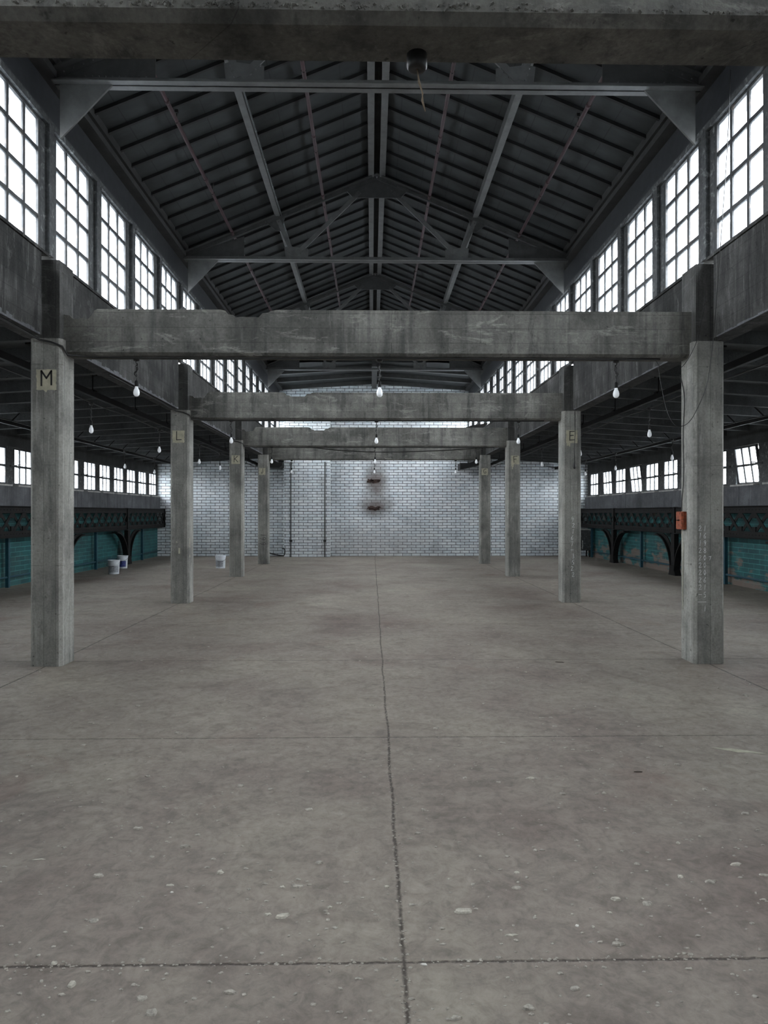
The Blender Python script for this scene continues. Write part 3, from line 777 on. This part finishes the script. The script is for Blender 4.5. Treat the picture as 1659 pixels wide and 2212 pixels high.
# ------------------------------------------------------------------ overhead rails in the aisles
def ceil_z(side, x):
    xg = (GL if side < 0 else GR) + side * .22
    return 3.76 - abs(x - xg) * .058
for side in (-1, 1):
    sd = 'left' if side < 0 else 'right'
    x = XC + side * 4.32; cz = ceil_z(side, x)
    t = thing('overhead_rail', 'dark overhead rail on hangers in the %s aisle near the columns' % sd, 'rail', (x, 0, 3.36))
    MB().box(-.03, .03, BACK, END, 0, .085).build('rail', 'iron', t)
    y = 3.0
    while y < END - .5:
        h = MB(); h.tube([(0, y, .08), (0, y, cz - 3.36)], .011, 6); h.box(-.05, .05, y - .05, y + .05, .07, .10); h.box(-.05, .05, y - .05, y + .05, cz - 3.36 - .04, cz - 3.36)
        h.build('hanger', 'iron', t); y += 1.9
    x2 = XC + side * 6.75; cz = ceil_z(side, x2)
    t = thing('overhead_rail', 'dark overhead rail with slanted ties near the windows of the %s aisle' % sd, 'rail', (x2, 0, 3.22))
    MB().box(-.025, .025, BACK, END, 0, .06).build('rail', 'iron', t)
    y = 3.4
    while y < END - .6:
        h = MB(); h.bar((0, y, .04), (-side * .28, y + .1, cz - 3.22 + .01), .03, .02); h.build('tie', 'iron', t); y += .95
    # conduit carrying the pendant bulbs
    for (xx, zz, w) in ((XC + side * 4.44, 3.32, 'near the columns'), (XC + side * 6.62, 3.26, 'near the windows')):
        pts = []
        y = BACK
        while y < END: pts.append((xx, y, zz + .012 * math.sin(y * 2.1))); y += .6
        pts.append((xx, END, zz))
        o = MB().tube(pts, .010, 6).build('lighting_cable', 'black'); tag(o, 'thin black lighting cable along the %s aisle ceiling %s' % (sd, w), 'cable')

# ------------------------------------------------------------------ pendant bulbs
def make_bulb():
    t = D.objects.new('pendant_bulb', None); COL.objects.link(t)
    # origin at the top fixing; total drop 0.42
    b = MB(); b.lathe([(0, 0), (.035, 0), (.038, -.02), (.028, -.035), (0, -.035)], seg=12); b.build('ceiling_box', 'black', t)
    c = MB(); pts = [(.006 * math.sin(k * 1.9), .006 * math.cos(k * 1.3), -.02 - k * .012) for k in range(21)]; c.tube(pts, .006, 6)
    pts = [(.022 * math.sin(k * .45) , .010 * math.cos(k), -.06 - k * .011) for k in range(14)]; c.tube(pts, .006, 6)
    c.build('twisted_cord', 'black', t)
    s = MB(); s.lathe([(0, -.245), (.012, -.245), (.019, -.26), (.019, -.30), (.016, -.315), (0, -.315)], seg=12); s.build('socket', 'iron', t)
    g = MB(); g.lathe([(0, -.305), (.016, -.305), (.018, -.325), (.029, -.350), (.034, -.375), (.031, -.398), (.018, -.414), (0, -.419)], seg=16); g.build('bulb', 'bulb', t)
    return t
b0 = make_bulb(); nb = 0
def put_bulb(x, y, z, lab, sc=1.0):
    global nb
    o = b0 if nb == 0 else copy_tree(b0)
    nb += 1; o.location = (x, y, z); o.scale = (1, 1, sc) if sc != 1 else (1, 1, 1)
    o.rotation_euler = (0, 0, random.uniform(0, 6)); tag(o, lab, 'light bulb', 'bare hanging light bulbs')
bm_names = ['crossbeam spanning from column M', 'crossbeam between columns L and E', 'crossbeam between columns K and F', 'farthest crossbeam between J and G']
for k, i in enumerate((2, 3, 4, 5)):
    yb = CY[i] + .225
    for (x, w) in ((-2.53, 'left end'), (.085, 'middle'), (2.66, 'right end')):
        put_bulb(x, yb, BZ0, 'bare white bulb hanging under the %s of the %s' % (w, bm_names[k]), 1.0)
for (x, z, ys_, sd, row) in ((XC - 4.44, 3.315, (10.85, 14.3, 17.6, 20.0), 'left', 'columns'), (XC - 6.62, 3.255, (18.5, 21.0), 'left', 'windows'),
                        (XC + 4.44, 3.315, (11.25, 15.0, 18.4), 'right', 'columns'), (XC + 6.62, 3.255, (15.4, 19.0, 21.7), 'right', 'windows')):
    for k, y in enumerate(ys_):
        pos = ordn[k]
        if k == len(ys_) - 1: pos = 'farthest'
        put_bulb(x, y, z, 'bare bulb hanging in the %s aisle by the %s, %s of its row' % (sd, row, pos), 1.15)

# ------------------------------------------------------------------ cables
def catenary(a, b, sag, n=14):
    a, b = Vector(a), Vector(b)
    return [a.lerp(b, k / n) - Vector((0, 0, sag * 4 * (k / n) * (1 - k / n))) for k in range(n + 1)]
for i, nm in ((2, 'M'), (3, 'L'), (4, 'K')):
    y = CY[i]
    yb = y + .07
    pts = [Vector(p) for p in ((GL - .05, y - 3.2, GBZ - .015), (GL - .05, y - .9, GBZ - .015), (LI - .22, y - .02, 3.40), (LI - .10, y - .022, 3.375), (LI + .01, y + .0, 3.335), (LI + .03, yb, 3.26), (LI + .30, yb + .08, 3.252), (-1.3, yb + .08, 3.25), (0, yb + .08, 3.255), (RI - .8, yb + .08, 3.255), (RI - .3, yb + .08, 3.258))]
    o = MB().tube(pts, .011, 6).build('black_cable', 'black'); tag(o, 'black cable wrapping the top of column %s and following its beam' % nm, 'cable', 'cables under the beams')
y = 7.20
def loopc(name, pts, r, lab, mat='black', cat='cable'):
    P = [Vector(p) for p in pts]; out = []
    for i in range(len(P) - 1):
        p0 = P[max(i - 1, 0)]; p1 = P[i]; p2 = P[i + 1]; p3 = P[min(i + 2, len(P) - 1)]
        for k in range(6):
            u = k / 6; out.append(.5 * ((2 * p1) + (p2 - p0) * u + (2 * p0 - 5 * p1 + 4 * p2 - p3) * u * u + (3 * p1 - p0 - 3 * p2 + p3) * u ** 3))
    out.append(P[-1]); o = MB().tube(out, r, 6).build(name, mat); tag(o, lab, cat); return o
def px(pxx, py, Y):   # measured image position -> x, z on the plane at distance Y
    ps = math.atan(26.5 / 1500); a = pxx - 829.5
    rx = 1500 * math.sin(ps) + a * math.cos(ps); ry = 1500 * math.cos(ps) - a * math.sin(ps); rz = -(py - 1108)
    return (rx * Y / ry, Y, rz * Y / ry + 1.6)
loopc('hanging_wire', [px(a, b, c) for a, b, c in ((1578, 150, 6.55), (1572, 300, 6.65), (1560, 480, 6.75), (1548, 640, 6.9), (1540, 740, 7.05), (1527, 830, 7.18), (1505, 885, 7.2), (1488, 912, 7.22), (1470, 921, 7.22), (1455, 915, 7.25), (1440, 885, 7.3), (1428, 830, 7.36), (1420, 781, 7.4))], .0035, 'long thin wire looping across the orange-box column from the window above')
loopc('hanging_wire', [px(a, b, 7.22) for a, b in ((1524, 640), (1514, 700), (1502, 745), (1480, 785), (1460, 800), (1440, 802), (1424, 790), (1416, 779))], .003, 'short thin wire looping from the orange-box column to the beam')
loopc('hanging_wire', [(RI - .008, 7.60, 3.12), (RI - .008, 7.50, 2.85), (RI - .008, 7.53, 2.5), (RI - .008, 7.52, 2.0), (RI - .008, 7.56, 1.75), (RI - .012, 7.56, 1.62)], .004, 'dark wire running down the inner face to the orange box')
loopc('cord_line', [(RI - .045, 7.52, 1.50), (RI - .02, 7.53, 1.40), (RI - .006, 7.53, 1.2), (RI - .006, 7.54, .9), (RI - .006, 7.54, .55)], .003, 'pale cord trailing down below the orange box', 'cream_drip', 'cord')
loopc('sagging_cable', catenary((-1.4, 17.78, 3.26), (.07, 17.78, 3.16), .02, 4) + catenary((.07, 17.78, 3.16), (2.65, 17.78, 3.26), .03, 4)[1:], .012, 'black cable sagging in a shallow V beneath the beam between K and F')
t = thing('knotted_cord', 'black cord with a knot hanging down the front of column E', 'cord', (3.605, 12.29, 2.38))  # plain hanging cord with a knot, no switch on it
MB().tube([(.01, .01, 1.03), (.015, .005, .62), (-.005, .005, .37), (0, 0, .14)], .006, 6).build('cord', 'black', t)
MB().lathe([(0, 0), (.018, .01), (.028, .05), (.012, .12), (.006, .15), (0, .15)], (0, 0, 0), 8).build('knot', 'black', t)

# ------------------------------------------------------------------ fixtures
t = thing('junction_box', 'round black junction box with frayed wires under the overhead beam', 'junction box', (.165, 2.53, BZ0))
MB().lathe([(0, 0), (.037, 0), (.037, -.045), (.030, -.055), (.012, -.055), (0, -.05)], seg=20).build('housing', 'black', t)
w = MB(); w.tube([(0, 0, -.05), (.008, 0, -.09), (.018, .0, -.13), (.022, 0, -.17), (.030, 0, -.205)], .0022, 6); w.tube([(.002, .004, -.05), (.006, .004, -.1), (.022, .0, -.14), (.017, 0, -.165), (.028, 0, -.20)], .002, 6)
w.build('frayed_wire', 'rope', t)
t = thing('switch_box', 'rusty orange metal box on the side of the nearest right column', 'box', (RI, 7.54, 1.42))
MB().box(-.042, 0, -.08, .08, 0, .195).build('body', 'redbox', t, bevel=.004)
d = MB(); d.box(-.050, -.042, -.07, .07, .01, .095); d.box(-.050, -.042, -.07, .07, .105, .185); d.build('cover', 'redbox', t)
MB().tube([(-.055, .0, .10), (-.055, .03, .10)], .006, 8).build('latch', 'iron', t)
# black ducts beside columns J and G and the plank
t = thing('duct_box', 'black metal bracket box on the brick wall left of the pilaster', 'duct', (-3.5, 25.2, 3.22))
MB().prism([(-.28, .0), (.18, .0), (.30, .08), (.30, .19), (-.28, .19)], 'y', -.25, .54).build('housing', 'black', t)
MB().tube([(-.70, 0, .10), (-.28, 0, .10)], .03, 8).build('pipe', 'black', t)
t = thing('duct_box', 'black tapered metal bracket beside the top of column G', 'duct', (3.45, 25.3, 3.17))
MB().prism([(-.25, .0), (.35, .14), (.5, .18), (.5, .24), (-.25, .24)], 'y', -.2, .44).build('housing', 'black', t)
MB().tube([(.45, 0, .20), (.75, 0, .20)], .03, 8).build('pipe', 'black', t)
o = MB().prism([(2.36, BZ1), (2.82, BZ1), (2.95, BZ1 + .12), (2.52, BZ1 + .06)], 'y', 17.52, 17.72).build('plank_offcut', 'iron'); tag(o, 'dark plank resting on the right part of the beam between K and F', 'plank')
# pipes on the brick pilaster
for x, lab in ((-2.93, 'left'), (-1.70, 'right')):
    t = thing('wall_pipe', 'thin black vertical pipe on the %s side of the brick pilaster' % lab, 'pipe', (x, 25.21, 0))
    MB().tube([(0, 0, 0), (0, 0, 3.45)], .018, 8).build('pipe', 'black', t); MB().box(-.05, .05, -.02, .04, .55, .62).build('clamp', 'black', t)
    MB().tube([(0, 0, .59), (.0, 0, .63)], .04, 8).build('valve', 'black', t)
o = loopc('hose_loop', [(-3.95, 25.70, .30), (-3.86, 25.66, .18), (-3.70, 25.64, .10), (-3.45, 25.62, .05), (-3.25, 25.45, .04), (-3.16, 25.2, .10), (-3.15, 25.2, .28), (-3.25, 25.22, .30)], .022, 'black hose lying at the foot of the brick pilaster', 'black', 'hose')
# grey cabinet glimpsed behind column E
t = thing('steel_cabinet', 'pale metal cabinet in the far right corner behind column E', 'cabinet', (7.72, 25.2, 0))
MB().box(-.2, .2, -.22, .22, .25, .98).build('body', 'pier', t, bevel=.01)
MB().box(-.22, .22, -.24, .24, .98, 1.02).build('top', 'sill', t); MB().tube([(-.1, -.23, .3), (-.1, -.26, .45), (-.1, -.23, .6)], .012, 6).build('handle', 'sill', t)
for sx in (-.17, .17):
    for sy in (-.19, .19): MB().box(sx - .02, sx + .02, sy - .02, sy + .02, 0, .25).build('leg', 'iron', t)

# ------------------------------------------------------------------ buckets
def bucket(x, y, lab, lab_mat, rot=0):
    t = thing('bucket', lab, 'bucket', (x, y, 0), 'white plastic buckets')
    b = MB(); b.lathe([(0, .0), (.128, .0), (.130, .01), (.140, .25), (.147, .26), (.141, .27), (.149, .285), (.142, .295), (.151, .31), (.144, .32), (.154, .335), (.148, .345), (.157, .36), (.157, .37), (.147, .37), (.141, .30), (.126, .02), (0, .015)], seg=32)
    b.build('body', 'bucket', t)
    l = MB(); seg = 14; vs = []; a0 = -PI / 2 - .95 + rot; a1 = -PI / 2 + .95 + rot
    for z in (.05, .22):
        for k in range(seg + 1):
            a = a0 + (a1 - a0) * k / seg; r = .131 + (z - .01) / .24 * .010 + .0012; vs.append((r * math.cos(a), r * math.sin(a), z))
    l.add(vs, [(k, k + 1, seg + 2 + k, seg + 1 + k) for k in range(seg)], True); l.build('label', lab_mat, t)
    h = MB(); pts = []
    for k in range(13):
        a = PI * k / 12; pts.append((.158 * math.cos(a + rot), .158 * math.sin(a + rot) if False else -.158 * math.sin(a), .30 - .10 * math.sin(a)))
    h.tube(pts, .0035, 6); h.build('wire_handle', 'iron', t)
    return t
bucket(-6.75, 18.3, 'white plastic bucket in front of the other one near the left wall', 'bucket_grey', .3)
bucket(-7.20, 20.2, 'white plastic bucket with dark blue label by the arched iron support', 'bucket_blue', .1)
bucket(-4.38, 20.2, 'white plastic bucket alone on the floor between columns L and K', 'bucket_grey', -.2)

# ------------------------------------------------------------------ debris on the floor
def floorp(pxx, py):
    ps = math.atan(26.5 / 1500); a = pxx - 829.5
    rx = 1500 * math.sin(ps) + a * math.cos(ps); ry = 1500 * math.cos(ps) - a * math.sin(ps); tt = 1.6 / (py - 1108)
    return rx * tt, ry * tt
def flake(r, cx_, cy_, sx, sy, h):
    mb = MB(); n = 9; rim = []; top = []
    a0 = r.uniform(0, 6)
    for k in range(n):
        a = a0 + 2 * PI * k / n; q = r.uniform(.6, 1.1); rim.append((cx_ + sx * q * math.cos(a), cy_ + sy * q * math.sin(a), .0005)); top.append((cx_ + sx * q * .8 * math.cos(a), cy_ + sy * q * .8 * math.sin(a), h * r.uniform(.5, 1.1)))
    mb.add(rim + top + [(cx_, cy_, h)], [(k, (k + 1) % n, n + (k + 1) % n, n + k) for k in range(n)] + [(n + k, n + (k + 1) % n, 2 * n) for k in range(n)] + [list(range(n))[::-1]])
    return mb
r = random.Random(11)
big = [((1001, 1970), .045, .018, 'flake', 'largest white plaster flake right of the centre joint'),
       ((609, 1980), .030, .020, 'flake', 'crumbled plaster piece left of centre in the foreground'),
       ((579, 1976), .020, .010, 'flake', 'small plaster flake just left of the crumbled piece'),
       ((117, 2081), .016, .012, 'flake', 'plaster crumb on the nearest cross joint at far left'),
       ((366, 1913), .020, .010, 'flake', 'cream plaster flake beside a bright white chip'),
       ((371, 1928), .008, .006, 'flake_white', 'tiny bright white chip on the left foreground floor'),
       ((712, 1961), .014, .010, 'flake', 'round plaster crumb left of the centre joint'),
       ((475, 1885), .022, .016, 'flake', 'pair of pale crumbs on the left middle floor'),
       ((155, 2128), .014, .018, 'flake', 'pale flake below the nearest cross joint on the left'),
       ((1330, 1943), .024, .016, 'flake', 'plaster crumb cluster on the right foreground floor'),
       ((1590, 1868), .034, .014, 'flake', 'flat pale flake near the right edge of the floor'),
       ((1470, 1895), .018, .012, 'flake', 'oval pale flake at right, left of the flat edge flake'),
       ((1317, 1972), .014, .009, 'flake', 'small flake just below the crumb cluster at right'),
       ((1247, 2000), .009, .008, 'flake_white', 'small round white pebble on the right foreground floor'),
       ((1105, 2021), .030, .008, 'flake', 'long thin pale splinter right of the centre joint'),
       ((917, 2084), .016, .006, 'flake_white', 'bright white strip lying on the cross joint by the centre'),
       ((1145, 1682), .034, .014, 'flake', 'pale curled flake in the middle of the right floor'),
       ((1380, 1668), .034, .010, 'twig', 'small dark splinter on the right middle floor'),
       ((1209, 1431), .060, .012, 'twig', 'dark stick on the floor left of the orange-box column'),
       ((85, 1857), .038, .008, 'flake', 'long pale strip on the floor at far left'),
       ((235, 1685), .028, .012, 'flake', 'pale flake on the left middle floor'),
       ((610, 1917), .014, .01, 'flake', 'small crumb left of centre above the crumbled piece'),
       ((835, 1916), .012, .01, 'flake', 'crumb just left of the centre joint'),
       ((1282, 2003), .008, .008, 'flake', 'crumb right of the round white pebble'),
       ((1117, 1886), .018, .01, 'flake', 'pale flake right of centre, on the middle foreground'),
       ((1465, 1822), .013, .012, 'flake', 'angular crumb on the right floor')]
for (p, sx, sy, m, lab) in big:
    x, y = floorp(*p); nm = 'wood_splinter' if m == 'twig' else 'plaster_flake'
    o = flake(r, 0, 0, sx, sy, min(sx, sy) * .55).build(nm, m, loc=(x, y, .0)); o.rotation_euler = (0, 0, r.uniform(-.3, .3)); tag(o, lab, 'debris', 'flakes and splinters on the floor')
gm = MB()
for k in range(2600):
    y = 2.0 + 14 * r.random() ** 1.6; x = r.uniform(-.62, .62) * y
    if x < -7 or x > 7: continue
    if min(abs(y - c - .16) for c in CY) < .25 and (abs(x - 3.57) < .25 or abs(x + 3.4) < .25): continue
    s = r.uniform(.0025, .009) * (2.0 if r.random() < .12 else 1)
    q = flake(r, x, y, s * r.uniform(.8, 2.0), s, s * .5); gm.add(q.v, q.f)
for k in range(420):   # crumbs gathered along the nearest joints
    if k % 2: x = .115 + r.gauss(0, .014); y = 2.0 + 5 * r.random() ** 1.5
    else: x = r.uniform(-1.6, 1.7); y = 2.47 + r.gauss(0, .012)
    s = r.uniform(.002, .006); q = flake(r, x, y, s * 1.4, s, s * .6); gm.add(q.v, q.f)
o = gm.build('floor_grit', 'grit'); tag(o, 'scatter of tiny plaster crumbs and grit across the floor', 'grit', kind='stuff')
# white chalky smear near right edge
mb = MB(); x, y = floorp(1598, 1622)
pts = [(x - .16, y + .07), (x - .10, y + .055), (x - .03, y + .045), (x + .05, y + .005), (x + .16, y - .07), (x + .04, y - .035), (x - .03, y - .03), (x - .06, y + .0), (x - .09, y + .015)]
mb.prism(pts, 'z', .0003, .0012); o = mb.build('chalk_smear', 'cream_drip'); tag(o, 'pale chalky smear on the floor near the right edge', 'smear')
